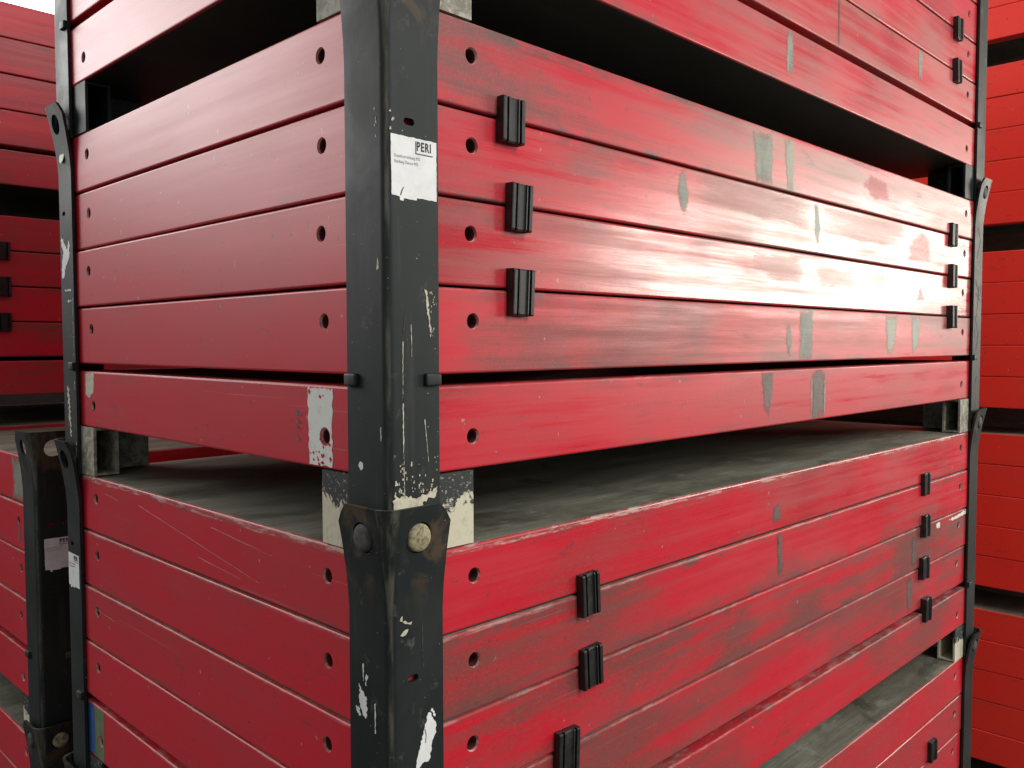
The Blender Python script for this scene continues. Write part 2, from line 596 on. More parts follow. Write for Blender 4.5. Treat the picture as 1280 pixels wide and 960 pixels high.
# ------------------------------------------------------------------ jagged flat marks
def ragged(pts, seed, amp, seg):
    rnd = random.Random(seed)
    out = []
    n = len(pts)
    for i in range(n):
        a, c = Vector(pts[i]), Vector(pts[(i + 1) % n])
        L = (c - a).length
        k = max(1, int(L / seg))
        nrm = Vector((-(c - a).y, (c - a).x)).normalized() if L else Vector((0, 0))
        for j in range(k):
            q = a + (c - a) * (j / k)
            d = rnd.uniform(-amp, amp) if j else rnd.uniform(-amp, amp) * .5
            out.append(q + nrm * d)
    return out


def mark(name, parent, plane, pts, mat, seed=0, amp=0.001, seg=0.004, off=0.0, th=0.0006, x0=0.0):
    """flat patch on a face: plane 'A' faces -y with coordinates (x, z); 'B' faces -x with coordinates (y, z)"""
    q = ragged(pts, seed, amp, seg) if amp else [Vector(p) for p in pts]
    n = len(q)
    if plane == 'A':
        top = [(p.x, -off - th, p.y) for p in q]
        bot = [(p.x, -off + 0.0003, p.y) for p in q]
    else:
        top = [(-off - th, p.x, p.y) for p in q]
        bot = [(-off + 0.0003, p.x, p.y) for p in q]
    m = me(name, top + bot, [tuple(range(n))] + [(i, (i + 1) % n, n + (i + 1) % n, n + i) for i in range(n)])
    return link(name, m, mat, parent)


def soft_patch(name, parent, plane, pts, mat, seed, amp, seg, off):
    q = ragged(pts, seed, amp, seg)
    cx, cz = sum(p.x for p in q) / len(q), sum(p.y for p in q) / len(q)
    c = Vector((cx, cz))
    big = [c + (p - c) + (p - c).normalized() * 0.006 for p in q]
    rings = [(big, 0.0), (q, 0.4), ([c + (p - c) * 0.6 for p in q], 0.85), ([c + (p - c) * 0.3 for p in q], 1.0)]
    n = len(q)
    vs_, at, fs = [], [], []
    for r, a in rings:
        for p in r:
            z = min(max(p.y, 0.0028), TH - 0.0036)
            vs_.append((p.x, -off - .0005, z) if plane == 'A' else (-off - .0005, p.x, z))
            at.append(a)
    for k in range(3):
        for i in range(n):
            fs.append((k * n + i, k * n + (i + 1) % n, (k + 1) * n + (i + 1) % n, (k + 1) * n + i))
    fs.append(tuple(range(3 * n, 4 * n)))
    m = bpy.data.meshes.new(name)
    m.from_pydata(vs_, [], fs)
    a = m.attributes.new('cover', 'FLOAT', 'POINT')
    a.data.foreach_set('value', at)
    return link(name, m, mat, parent)


def keyhole(pts, cu, cv, r, entry):
    """outline with a round opening, joined to outline vertex number `entry` by a slit"""
    a0 = math.atan2(pts[entry][1] - cv, pts[entry][0] - cu)
    area2 = sum(pts[i][0] * pts[(i + 1) % len(pts)][1] - pts[(i + 1) % len(pts)][0] * pts[i][1] for i in range(len(pts)))
    sg = -1 if area2 > 0 else 1
    ring = [(cu + r * math.cos(a0 + sg * 2 * math.pi * i / 20), cv + r * math.sin(a0 + sg * 2 * math.pi * i / 20)) for i in range(21)]
    return list(pts[:entry + 1]) + ring + list(pts[entry:])


def rect(u0, u1, v0, v1):
    return [(u0, v0), (u1, v0), (u1, v1), (u0, v1)]


def letters(name, parent, text, size, loc, mat, bold=0.0, rotz=0.0, squeeze=1.0):
    cu = bpy.data.curves.new('tmp_text', 'FONT')
    cu.body = text
    cu.size = size
    cu.offset = bold
    cu.extrude = 0.00012
    cu.space_character = 1.18 if bold else 1.0
    cu.resolution_u = 3
    o = bpy.data.objects.new('tmp_text', cu)
    col.objects.link(o)
    dg = bpy.context.evaluated_depsgraph_get()
    m = bpy.data.meshes.new_from_object(o.evaluated_get(dg), depsgraph=dg)
    bpy.data.objects.remove(o)
    for v in m.vertices:
        v.co.x *= squeeze
    m.materials.clear()
    r = link(name, m, mat, parent)
    r.location = loc
    r.rotation_euler = (math.pi / 2, 0, rotz)
    return r


# ------------------------------------------------------------------ stacking post
UNIT = 0.7255
OUT = 0.0085        # outer plane of the post legs
TK = 0.0065


def post_mesh(leg_a, leg_b, flare=0.022, chamfer=0.022):
    """L profile: leg A along +x (outer face y=-OUT), leg B along +y (outer face x=-OUT); flared top with two bores"""
    R = 0.013
    zs = [-0.004, 0.02, 0.10, 0.2, 0.3, 0.4, 0.5, 0.6, 0.65, 0.68, 0.70, 0.72, 0.74, 0.755, 0.770, 0.783, 0.7955]

    def sect(z):
        t = max(0.0, (z - 0.65) / (0.7955 - 0.65))
        f = flare * t ** 1.5
        cut = max(0.0, (z - (0.7955 - chamfer)) / chamfer) * chamfer
        la, lb = leg_a - cut + f * .25, leg_b - cut + f * .25
        o = OUT + f
        rr = R + f * .8
        outer = [(-o, lb), (-o, rr - o)]
        for i in range(1, 7):
            a = math.pi + (math.pi / 2) * i / 7
            outer.append((rr - o + rr * math.cos(a), rr - o + rr * math.sin(a)))
        outer += [(rr - o, -o), (la, -o)]
        ri = max(0.002, rr - TK)
        inn = [(la, -o + TK), (rr - o, -o + TK)]
        for i in range(6, 0, -1):
            a = math.pi + (math.pi / 2) * i / 7
            inn.append((rr - o + ri * math.cos(a), rr - o + ri * math.sin(a)))
        inn += [(-o + TK, rr - o), (-o + TK, lb)]
        return [(x, y, z) for x, y in outer + inn]
    verts, faces = [], []
    for z in zs:
        verts += sect(z)
    n = len(sect(0))
    for k in range(len(zs) - 1):
        for i in range(n):
            j = (i + 1) % n
            faces.append((k * n + i, k * n + j, (k + 1) * n + j, (k + 1) * n + i))
    h = n // 2
    for k, base in ((0, 0), (1, (len(zs) - 1) * n)):
        for i in range(h - 1):
            faces.append((base + i, base + i + 1, base + n - 2 - i, base + n - 1 - i))
    m = me('angle_bar', verts, faces)
    for ax, c in (((0, 1, 0), (0.0325, -0.06, 0.754)), ((1, 0, 0), (-0.06, 0.0325, 0.754))):
        cb = bmesh.new()
        cyl_bm(cb, c, ax, 0.0208, 0.0208, 0.1, 26)
        m = boolean_cut(m, cb, 'angle_bar')
    cb = bmesh.new()
    cap = [(0.0335 + .0046 * math.cos(math.radians(a)), 0.5652 + .0046 * math.sin(math.radians(a))) for a in range(-90, 91, 20)]
    cap += [(0.0250 + .0046 * math.cos(math.radians(a)), 0.5652 + .0046 * math.sin(math.radians(a))) for a in range(90, 271, 20)]
    lo = [cb.verts.new((x, -0.06, z)) for x, z in cap]
    hi = [cb.verts.new((x, 0.03, z)) for x, z in cap]
    for q in range(len(cap)):
        cb.faces.new((lo[q], lo[(q + 1) % len(cap)], hi[(q + 1) % len(cap)], hi[q]))
    cb.faces.new(lo)
    cb.faces.new(hi[::-1])
    m = boolean_cut(m, cb, 'angle_bar')
    return smooth_by_angle(m, 30)


def foot_mesh():
    """two stubs of rectangular tube under the panel corner, open at their inner ends"""
    b = bmesh.new()
    t = 0.006
    H = 0.1035
    D = 0.052
    A, B = 0.147, 0.156
    box_bm(b, 0.0, A, 0.0, t, 0, H)              # outer plate A
    box_bm(b, 0.0, t, t, B, 0, H)                # outer plate B
    box_bm(b, D - t, A - .0005, D - t, D, 0.0005, H - .0005)      # inner wall of arm A
    box_bm(b, D - t, D, D, B - .0005, 0.0005, H - .0005)          # inner wall of arm B
    box_bm(b, t, A - .001, t, D - t, H - t, H - .001)     # top of arm A
    box_bm(b, t, A - .001, t, D - t, 0.001, t)            # bottom of arm A
    box_bm(b, t, D - t, D - t, B - .001, H - t, H - .001)
    box_bm(b, t, D - t, D - t, B - .001, 0.001, t)
    return bm_mesh(b, 'foot_bracket')


def peg_mesh(axis, r=0.0190, length=0.0145):
    b = bmesh.new()
    prof = [(0.0, r), (length * .62, r), (length * .82, r * .93), (length * .95, r * .7), (length, r * .35)]
    ax = Vector(axis)
    t = Vector((0, 0, 1))
    u = ax.cross(t).normalized()
    n = 26
    rings = []
    for d, rr in prof:
        rings.append([b.verts.new(ax * d + (u * math.cos(2 * math.pi * i / n) + t * math.sin(2 * math.pi * i / n)) * rr) for i in range(n)])
    for k in range(len(rings) - 1):
        for i in range(n):
            b.faces.new((rings[k][i], rings[k][(i + 1) % n], rings[k + 1][(i + 1) % n], rings[k + 1][i]))
    b.faces.new(rings[-1])
    bmesh.ops.recalc_face_normals(b, faces=b.faces)
    m = bm_mesh(b, 'locating_peg')
    return smooth_by_angle(m, 50)


def tab_mesh():
    b = bmesh.new()
    box_bm(b, -0.013, 0.013, -0.004, 0.006, -0.0085, 0.0085)
    m = bm_mesh(b, 'divider_tab', 0.003, 3)
    return smooth_by_angle(m, 40)


POST = post_mesh(0.0775, 0.0795)
POSTN = post_mesh(0.0775, 0.0795, 0.012)
POSTW = post_mesh(0.0815, 0.0810, 0.018)
FOOT = foot_mesh()
FOOT2 = FOOT.copy()
FOOT3 = FOOT.copy()
PEGA, PEGB = peg_mesh((0, -1, 0)), peg_mesh((-1, 0, 0))
PEGA2, PEGB2 = PEGA.copy(), PEGB.copy()
TAB = tab_mesh()


def post(x, y, z, rz, label, group, mesh=POST, pegs=True, scuff=0.25, dirty=False):
    t = thing('stacking_post', label, 'stacking post', (x, y, z), rz, group)
    o = link('angle_bar', mesh, M_POST, t)
    o['scuff'] = scuff
    if dirty == 'plain':
        o = link('foot_bracket', FOOT3, M_POST, t)
        o['scuff'] = scuff
    else:
        link('foot_bracket', FOOT2 if dirty else FOOT, M_FOOT2 if dirty else M_FOOT, t)
    if pegs:
        o = link('locating_peg', PEGA, M_PEGC, t)
        o.location = (0.0325, -0.010, 0.0285)
        o = link('locating_peg', PEGB, M_PEGD, t)
        o.location = (-0.010, 0.0325, 0.0285)
    la = 0.0775
    o = link('divider_tab', TAB, M_POST, t)
    o.location = (la - 0.0135, -OUT - 0.003, 0.2335)
    o = link('divider_tab', TAB, M_POST, t)
    o.location = (-OUT - 0.003, la - 0.0115, 0.2335)
    o.rotation_euler = (0, 0, -math.pi / 2)
    return t


def label_sheet(parent, x0, x1, z0, z1, seed, full=True, tilt=-0.012):
    """printed paper label stuck on leg A"""
    w = x1 - x0
    off = OUT
    top = [(x0, z1), (x1, z1 - tilt * 0)]
    pts = [(x0, z1 + .0005), (x0 + .0008, z0 + .002), (x0 + w * .18, z0 + .001), (x0 + w * .19, z0 - .0035), (x0 + w * .26, z0 - .004), (x0 + w * .27, z0 - .0005),
           (x0 + w * .55, z0 - .001), (x0 + w * .56, z0 + .002), (x1, z0 + .001), (x1, z1)]
    p = mark('label', parent, 'A', pts[::-1], M_PAPER, seed, 0.0004, 0.004, off, 0.0005)
    yy = -off - 0.00075
    s = w / 0.0745
    letters('lettering', p, 'PERI', 0.0160 * s, (x1 - 0.0335 * s, yy, z1 - 0.0148 * s), M_INK, 0.0004 * s, 0, 0.72)
    bx = x1 - 0.0352 * s
    mark('lettering', p, 'A', [(bx, z1 - .0035 * s), (bx, z1 - .0198 * s), (x1 - .0065 * s, z1 - .0198 * s), (x1 - .0065 * s, z1 - .0186 * s), (bx + .0012 * s, z1 - .0186 * s), (bx + .0012 * s, z1 - .0035 * s)], M_INK, 0, 0, 1, off + .0006, .0003)
    letters('lettering', p, 'Stapelvorrichtung MX', 0.0058 * s, (x0 + 0.005 * s, yy, z1 - 0.0275 * s), M_INK2, 0, 0, 0.82)
    letters('lettering', p, 'Stacking Device MX', 0.0058 * s, (x0 + 0.005 * s, yy, z1 - 0.0345 * s), M_INK2, 0, 0, 0.82)
    return p


# clips ------------------------------------------------------------------
def clip_mesh():
    prof = [(0, 0), (0, .0128), (.0012, .0135), (.0066, .0135), (.0074, .0055), (.0108, .0055), (.0113, .0128), (.0138, .0130), (.0148, .0100), (.0300, .0100), (.0310, .0128),
            (.0332, .0126), (.0338, .0055), (.0366, .0055), (.0373, .0135), (.0435, .0135), (.0452, .0120), (.0455, 0)]
    H = 0.066
    n = len(prof)
    zs = [0, .0025, .02, .046, H - .0025, H]
    sh = [.0012, 0, 0, 0, 0, .0012]
    verts, faces = [], []
    for z, s in zip(zs, sh):
        verts += [(x - .023, (-(y - s) - .0006) if y > 0 else .006, z - H / 2) for x, y in prof]
    for k in range(len(zs) - 1):
        for i in range(n):
            faces.append((k * n + i, k * n + (i + 1) % n, (k + 1) * n + (i + 1) % n, (k + 1) * n + i))
    faces += [tuple(range(n))[::-1], tuple(range((len(zs) - 1) * n, len(zs) * n))]
    return me('spacer_clip', verts, faces)


CLIP = clip_mesh()


def clip(x, z, label, rot=0.0, sx=1.0, sz=1.0, y=0.0):
    o = link('spacer_clip', CLIP, M_CLIP)
    o.location = (x, y, z)
    cr = random.Random(int(x * 1000 + z * 777))
    o.rotation_euler = (cr.uniform(-.03, .03), rot + cr.uniform(-.035, .035), cr.uniform(-.05, .05))
    o.scale = (sx * cr.uniform(.94, 1.04), cr.uniform(.85, 1.1), sz * cr.uniform(.95, 1.05))
    return tag(o, label, 'clip', 'black clips bridging panel joints')


# ------------------------------------------------------------------ the foreground stack
rng = random.Random(5)
G = 'red formwork panels of the foreground stack'
names = {3: 'top bundle', 2: 'middle bundle', 1: 'lower bundle', 0: 'bottom bundle'}
P = {}
look = {  # grime, wear, gloss for (bundle, row) of the long side
    (2, 1): (1.1, 0.15, -0.04), (2, 2): (0.80, 0.10, 0.06), (2, 3): (0.65, 0.10, 0.13), (2, 4): (0.85, 0.15, -0.10), (2, 5): (0.35, 0.22, -0.05),
    (1, 1): (0.45, 0.74, 0.0), (1, 2): (0.95, 0.40, -0.02), (1, 3): (1.2, 0.30, -0.05), (1, 4): (0.95, 0.30, -0.05), (1, 5): (0.9, 0.3, -0.05),
    (3, 1): (0.4, 0.1, 0.0), (3, 2): (0.45, 0.1, 0.0), (3, 3): (0.5, 0.1, -0.06), (3, 4): (0.55, 0.1, -0.06), (3, 5): (0.5, 0.1, -0.06),
}
ordn = {1: 'topmost', 2: 'second', 3: 'third', 4: 'fourth'}
extra = {
    (2, 1): 'topmost red panel of the middle bundle, pale grey-green patches on its long side',
    (2, 2): 'second red panel from the top of the middle bundle, leaf-shaped pale green chip',
    (2, 3): 'third red panel from the top of the middle bundle, whitest glare on it',
    (2, 4): 'fourth red panel of the middle bundle, just above the dark slot, several grey-green bars',
    (2, 5): 'lowest red panel of the middle bundle, white paint stripe round its end hole',
    (1, 1): 'topmost red panel of the lower bundle, dark plywood face showing, scraped upper lip',
    (1, 2): 'second red panel from the top of the lower bundle, under the scraped one',
    (1, 3): 'third red panel from the top of the lower bundle, brownish and streaked',
    (1, 4): 'fourth red panel from the top of the lower bundle, above the dark slot',
    (1, 5): 'lowest red panel of the lower bundle, blue and green tape at its far end',
    (3, 1): 'topmost red panel of the whole foreground stack, above the picture edge',
    (3, 2): 'second red panel of the top bundle, cut by the upper right picture edge',
    (3, 3): 'third red panel of the top bundle, between the two upper right clips',
    (3, 4): 'fourth red panel of the top bundle, directly above its dark slot',
    (3, 5): 'lowest red panel of the top bundle, directly above the broad black gap',
    (0, 1): 'topmost red panel of the bottom bundle at the lower right picture edge',
    (0, 2): 'second red panel of the bottom bundle at the lower right picture edge',
    (0, 3): 'third red panel of the bottom bundle, lowest visible by the far right post',
    (0, 4): 'fourth red panel of the bottom bundle, below the picture edge',
    (0, 5): 'lowest red panel of the whole foreground stack, nearest the floor',
}
for k in (0, 1, 2, 3):
    z0 = UNIT * k
    for row in (5, 4, 3, 2, 1):
        if (k, row) not in extra:
            continue
        z = z0 + 0.105 if row == 5 else z0 + UNIT - PITCHZ * row + 0.0014
        g, w, gl = look.get((k, row), (0.5, 0.3, 0.0))
        P[k, row] = panel(0, 0, z, extra[k, row], G, flip=(row == 5), grime=g, wear=w, gloss=gl,
                          lgrime=0.1 if k >= 2 else 0.22, rng=rng,
                          bleach={(2, 1): .95, (2, 2): .8, (2, 3): .45, (2, 4): .5, (3, 5): .3, (3, 4): .35, (3, 3): .3}.get((k, row), 0.0))


def pz(k, row):
    return P[k, row].location.z


def pmark(k, row, plane, pts, mat, seed, amp=0.0022, seg=0.006, name='paint_patch'):
    """marks given in stack coordinates, kept inside the panel's edge"""
    t = P[k, row]
    z = t.location.z
    q = [(u, min(max(v - z, 0.003), TH - 0.004)) for u, v in pts]
    if mat in SOFT:
        return soft_patch(name, t, plane, q, mat, seed, amp, seg, 0.0 if plane == 'A' else 0.0012)
    return mark(name, t, plane, q, mat, seed, amp, seg, 0.0 if plane == 'A' else 0.0012, 0.0004)


pmark(2, 1, 'A', [(.915, 2.155), (.995, 2.164), (.998, 2.06), (.93, 2.06)], M_GREYG, 1)
pmark(2, 1, 'A', [(1.050, 2.16), (1.085, 2.172), (1.092, 2.06), (1.062, 2.06)], M_PALEG, 2)
pmark(2, 2, 'A', [(.664, 2.05), (.672, 2.05), (.686, 2.01), (.684, 1.985), (.672, 1.962), (.655, 1.985), (.652, 2.01)], M_GREYG, 3, .0012)
pmark(2, 2, 'A', [(1.197, 2.045), (1.215, 2.045), (1.228, 1.99), (1.215, 1.955), (1.200, 1.97)], M_PALEG, 4)
pmark(2, 4, 'A', [(1.070, 1.768), (1.086, 1.772), (1.094, 1.735), (1.086, 1.70), (1.072, 1.72)], M_GREYG, 5)
pmark(2, 4, 'A', rect(1.13, 1.196, 1.66, 1.84), M_GREYG, 6)
pmark(2, 4, 'A', [(1.61, 1.84), (1.695, 1.84), (1.68, 1.74), (1.66, 1.70), (1.625, 1.70)], M_PALEG, 7)
pmark(2, 4, 'A', [(1.795, 1.84), (1.855, 1.84), (1.85, 1.72), (1.80, 1.70)], M_PALEG, 8)
pmark(2, 5, 'A', [(.965, 1.674), (1.015, 1.674), (1.008, 1.62), (.995, 1.575), (.975, 1.60)], M_GREYD, 9)
pm = pmark(2, 5, 'A', [(1.196, 1.66), (1.215, 1.672), (1.24, 1.672), (1.258, 1.66), (1.257, 1.555), (1.197, 1.555)], M_GREYD, 10, .0015)
for u0, u1 in ((1.191, 1.199), (1.254, 1.262)):
    pmark(2, 5, 'A', rect(u0, u1, 1.562, 1.662), M_PALEG, 11, .0025)
pmark(3, 5, 'A', [(1.058, 2.395), (1.083, 2.395), (1.086, 2.31), (1.056, 2.30)], M_GREYG, 12)
pmark(3, 4, 'A', [(1.805, 2.535), (1.838, 2.535), (1.835, 2.455), (1.812, 2.45)], M_GREYG, 13)
pmark(3, 4, 'A', rect(1.304, 1.313, 2.40, 2.55), M_GREYD, 14)
pmark(1, 1, 'A', [(1.015, 1.38), (1.045, 1.385), (1.048, 1.35), (1.018, 1.345)], M_GREYD, 15, .004)
pmark(1, 2, 'A', [(1.035, 1.325), (1.058, 1.325), (1.062, 1.24), (1.04, 1.23)], M_GREYD, 16, .004)
pmark(1, 3, 'A', [(1.826, 1.18), (1.860, 1.18), (1.862, 1.105), (1.832, 1.10)], M_GREYD, 17, .004)
pmark(1, 4, 'A', [(1.80, 1.07), (1.838, 1.07), (1.832, .98), (1.81, .975)], M_GREYD, 18, .004)
pmark(1, 3, 'A', [(2.13, 1.188), (2.155, 1.192), (2.30, 1.206), (2.30, 1.190), (2.20, 1.183)], M_WHITE, 19, .003)
pmark(1, 3, 'A', [(2.02, 1.192), (2.05, 1.196), (2.05, 1.180), (2.03, 1.178)], M_WHITE, 20, .003)
# fresh red touch-ups left matt inside the glare
pmark(2, 2, 'A', [(1.75, 1.995), (1.80, 2.02), (1.86, 2.045), (1.93, 2.03), (1.93, 1.965), (1.84, 1.955), (1.76, 1.955)], M_DARKRED, 21, .0015, name='touch_up')
pmark(2, 3, 'A', [(1.83, 1.85), (1.86, 1.89), (1.895, 1.85)], M_DARKRED, 22, .002, name='touch_up')
pmark(2, 1, 'A', [(1.45, 2.12), (1.50, 2.15), (1.60, 2.14), (1.62, 2.10), (1.52, 2.09)], M_DARKRED, 23, .0015, name='touch_up')
# paint rubbed matt, breaking up the glare
pmark(2, 2, 'A', [(.70, 1.995), (.72, 2.05), (1.17, 2.05), (1.17, 1.985), (.9, 1.992)], M_MATT, 61, .004, .02, 'rubbed_patch')
pmark(2, 2, 'A', [(1.24, 1.985), (1.25, 2.05), (1.74, 2.05), (1.72, 1.99), (1.5, 1.98)], M_MATT, 62, .004, .02, 'rubbed_patch')
pmark(2, 3, 'A', [(.93, 1.885), (.93, 1.915), (1.14, 1.92), (1.15, 1.865), (1.03, 1.865)], M_MATT, 63, .003, .02, 'rubbed_patch')
pmark(2, 3, 'A', rect(1.21, 1.43, 1.865, 1.908), M_MATT, 64, .003, .02, 'rubbed_patch')
pmark(2, 3, 'A', rect(1.47, 1.62, 1.875, 1.912), M_MATT, 65, .004, .02, 'rubbed_patch')
# the short side
hz5 = pz(2, 5) + TH * .385
pmark(2, 5, 'B', keyhole(ragged([(.128, pz(2, 5) + TH - .004), (.19, pz(2, 5) + TH - .004), (.189, hz5), (.188, pz(2, 5) + .003), (.131, pz(2, 5) + .003)], 24, .002, .006), .1475, hz5, .0135, 0), M_WHITE, 24, .0)
wr = random.Random(12)
for i in range(26):       # red flakes showing through the white stripe, near its foot and head
    zc = 1.556 + abs(wr.gauss(0.004, .018)) if i < 20 else 1.672 - abs(wr.gauss(0, .006))
    yc = wr.uniform(.132, .187)
    s = wr.uniform(.0012, .0042)
    t = P[2, 5]
    q = [(yc - s, zc - t.location.z), (yc, zc - t.location.z - s * wr.uniform(.5, 1.6)), (yc + s, zc - t.location.z), (yc + s * .2, zc - t.location.z + s)]
    q = [(u, min(max(v, .003), TH - .004)) for u, v in q]
    mark('flaked_spot', t, 'B', q, M_RED, i, .0006, .002, 0.0016, 0.0004)
pmark(2, 5, 'B', [(1.015, 1.70), (1.063, 1.70), (1.063, 1.625), (1.045, 1.618), (1.02, 1.63)], M_CREAM, 25, .002)
pmark(1, 5, 'B', [(1.06, .95), (1.10, .95), (1.10, .83), (1.075, .835), (1.06, .84)], M_BLUE, 26, .0008, name='blue_tape')
pmark(1, 5, 'B', keyhole([(1.058, pz(1, 5) + TH - .004), (1.058, .835), (1.008, .835), (1.004, pz(1, 5) + TH - .004)], 1.0255, pz(1, 5) + TH * .385, .0125, 0), M_GREEN, 27, 0, name='green_tape')
for i in range(4):
    zc = 1.632 - i * .0125 + (.004 if i == 2 else 0)
    pmark(2, 5, 'B', [(.205 + .003 * i, zc), (.225 - .001 * i, zc + .004), (.226 - .001 * i, zc - .001), (.206 + .003 * i, zc - .004)], M_GREYD, 30 + i, .0028, .004, name='smudge')
# pale scratches on the short side of the lower bundle
for i, (a, c_) in enumerate([((.80, 1.418), (.34, 1.355)), ((.97, 1.42), (.90, 1.414)), ((.50, 1.42), (.30, 1.405)), ((.93, 1.16), (1.03, 1.165)), ((.55, 1.36), (.40, 1.35))]):
    d = Vector(c_) - Vector(a)
    nrm = Vector((-d.y, d.x)).normalized() * .0009
    pmark(1, 1 if i not in (3,) else 3, 'B', [Vector(a) + nrm, Vector(c_) + nrm * .3, Vector(c_) - nrm * .3, Vector(a) - nrm], M_SCR, 40 + i, .0005, .02, name='scratch')

# posts of the foreground stack
GP = 'dark stacking posts'
near = {}
for k in (0, 1, 2, 3):
    z = UNIT * k
    lab = {0: 'dark post at the near corner of the bottom bundle, below the picture edge',
           1: 'dark near corner post of the lower bundle, flared top with two pegs, torn paper scraps',
           2: 'tall dark near corner post of the middle bundle with the clear white label',
           3: 'dark near corner post of the top bundle, only its foot in view'}[k]
    near[k] = post(0, 0, z, 0, lab, GP, mesh=POSTW if k == 1 else POSTN, scuff=0.5 if k == 1 else 0.3, dirty=(k == 3))
left = {}
for k in (0, 1, 2, 3):
    lab = {0: 'dark far left corner post of the bottom bundle, at the lower picture edge',
           1: 'dark far left corner post of the lower bundle with a narrow white label',
           2: 'dark far left corner post of the middle bundle with paper scraps and yellow dot',
           3: 'grey-green far left corner post of the top bundle against the pale background'}[k]
    left[k] = post(0, LY, UNIT * k, -math.pi / 2, lab, GP, pegs=False, dirty={3: 'plain', 2: True}.get(k, False), scuff=0.35 if k != 1 else 0.1)
right = {}
for k in (0, 1, 2, 3):
    lab = {0: 'far right corner post of the bottom bundle at the lower right',
           1: 'dark far right corner post of the lower bundle, smooth and nearly black',
           2: 'scuffed grey far right corner post of the middle bundle beside the glare',
           3: 'grey far right corner post of the top bundle, cut by the upper picture edge'}[k]
    right[k] = post(LX, 0, UNIT * k, math.pi / 2, lab, GP, scuff=1.0 if k >= 2 else 0.1, dirty='plain' if k == 3 else (k == 2))

# labels, paper scraps, scrapes on the posts (local to each post)
label_sheet(near[2], -0.0005, 0.0745, 1.9185 - 2 * UNIT, 1.9965 - 2 * UNIT, 3)
label_sheet(left[1], 0.004, 0.068, 1.194 - UNIT, 1.268 - UNIT, 4)
M2 = 2 * UNIT
pen = [(0.0135, 1.9215), (0.016, 1.928), (0.0195, 1.933), (0.0200, 1.9325), (0.0172, 1.927), (0.0150, 1.921)]
mark('pen_mark', near[2], 'A', [(u, v - M2) for u, v in pen], M_INK, 1, .0002, .004, OUT + .0005, .0003)


def pm_(t, base, plane, pts, mat, seed, amp=.0012, seg=.003, name='paint_scrape', off=OUT):
    return mark(name, t, plane, [(u, v - base) for u, v in pts], mat, seed, amp, seg, off, .0005)


def line(t, base, plane, a, c_, w, mat, seed, name='scratch'):
    d = Vector(c_) - Vector(a)
    n_ = Vector((-d.y, d.x)).normalized() * w * .5
    pm_(t, base, plane, [Vector(a) + n_, Vector(c_) + n_ * .4, Vector(c_) - n_ * .4, Vector(a) - n_], mat, seed, w * .35, .003, name)


line(near[2], M2, 'A', (.0165, 1.735), (.0155, 1.662), .0010, M_CREAM, 1)
line(near[2], M2, 'A', (.0160, 1.655), (.0165, 1.575), .0016, M_CREAM, 2)
line(near[2], M2, 'A', (.0165, 1.572), (.0175, 1.530), .0012, M_CREAM, 3)
line(near[2], M2, 'A', (.030, 1.757), (.031, 1.715), .0010, M_CREAM, 4)
line(near[2], M2, 'A', (.020, 1.768), (.0165, 1.745), .0012, M_RUST, 5)
line(near[2], M2, 'A', (.052, 1.632), (.058, 1.575), .0010, M_CREAM, 6)
pm_(near[2], M2, 'A', [(.053, 1.804), (.057, 1.802), (.060, 1.786), (.062, 1.765), (.064, 1.745), (.061, 1.752), (.057, 1.775)], M_CREAM, 7)
for i in range(16):
    r_ = random.Random(100 + i)
    x_, z_ = r_.gauss(.064, .004), r_.uniform(1.74, 1.80)
    pm_(near[2], M2, 'A', rect(x_, x_ + r_.uniform(.0006, .0016), z_, z_ + r_.uniform(.001, .004)), M_CREAM, i, .0005, .001)
pm_(near[2], M2, 'A', [(-.001, 1.526), (.003, 1.540), (.006, 1.533), (.018, 1.535), (.030, 1.531), (.044, 1.531), (.060, 1.535), (.073, 1.541), (.070, 1.528), (.050, 1.524), (.045, 1.516), (.0, 1.515)], M_CREAM, 8, .0025)
for i in range(46):
    r_ = random.Random(300 + i)
    x_, z_ = r_.uniform(.0, .074), 1.535 + abs(r_.gauss(0, .022))
    s_ = r_.uniform(.0006, .0022)
    pm_(near[2], M2, 'A', rect(x_, x_ + s_, z_, z_ + s_ * r_.uniform(.8, 3)), M_CREAM, i, .0006, .001)
pm_(near[2], M2, 'B', [(.046, 1.575), (.052, 1.577), (.056, 1.570), (.050, 1.565), (.045, 1.568)], M_WHITE, 9, .0008)
pm_(near[2], M2, 'B', [(.0095, 1.845), (.007, 1.828), (.012, 1.826)], M_CREAM, 10, .0008)
line(near[2], M2, 'B', (.006, 1.625), (.006, 1.607), .0022, M_CREAM, 11)
for i in range(9):
    r_ = random.Random(500 + i)
    x_, z_ = r_.uniform(.004, .014), r_.uniform(1.985, 2.03)
    pm_(near[2], M2, 'A' if i % 2 else 'B', [(x_ - .008 if i % 2 else x_, z_), (x_ - .005 if i % 2 else x_ + .003, z_ + .001), (x_ - .006 if i % 2 else x_ + .002, z_ + .005)], M_CREAM, i, .0008, .0015)
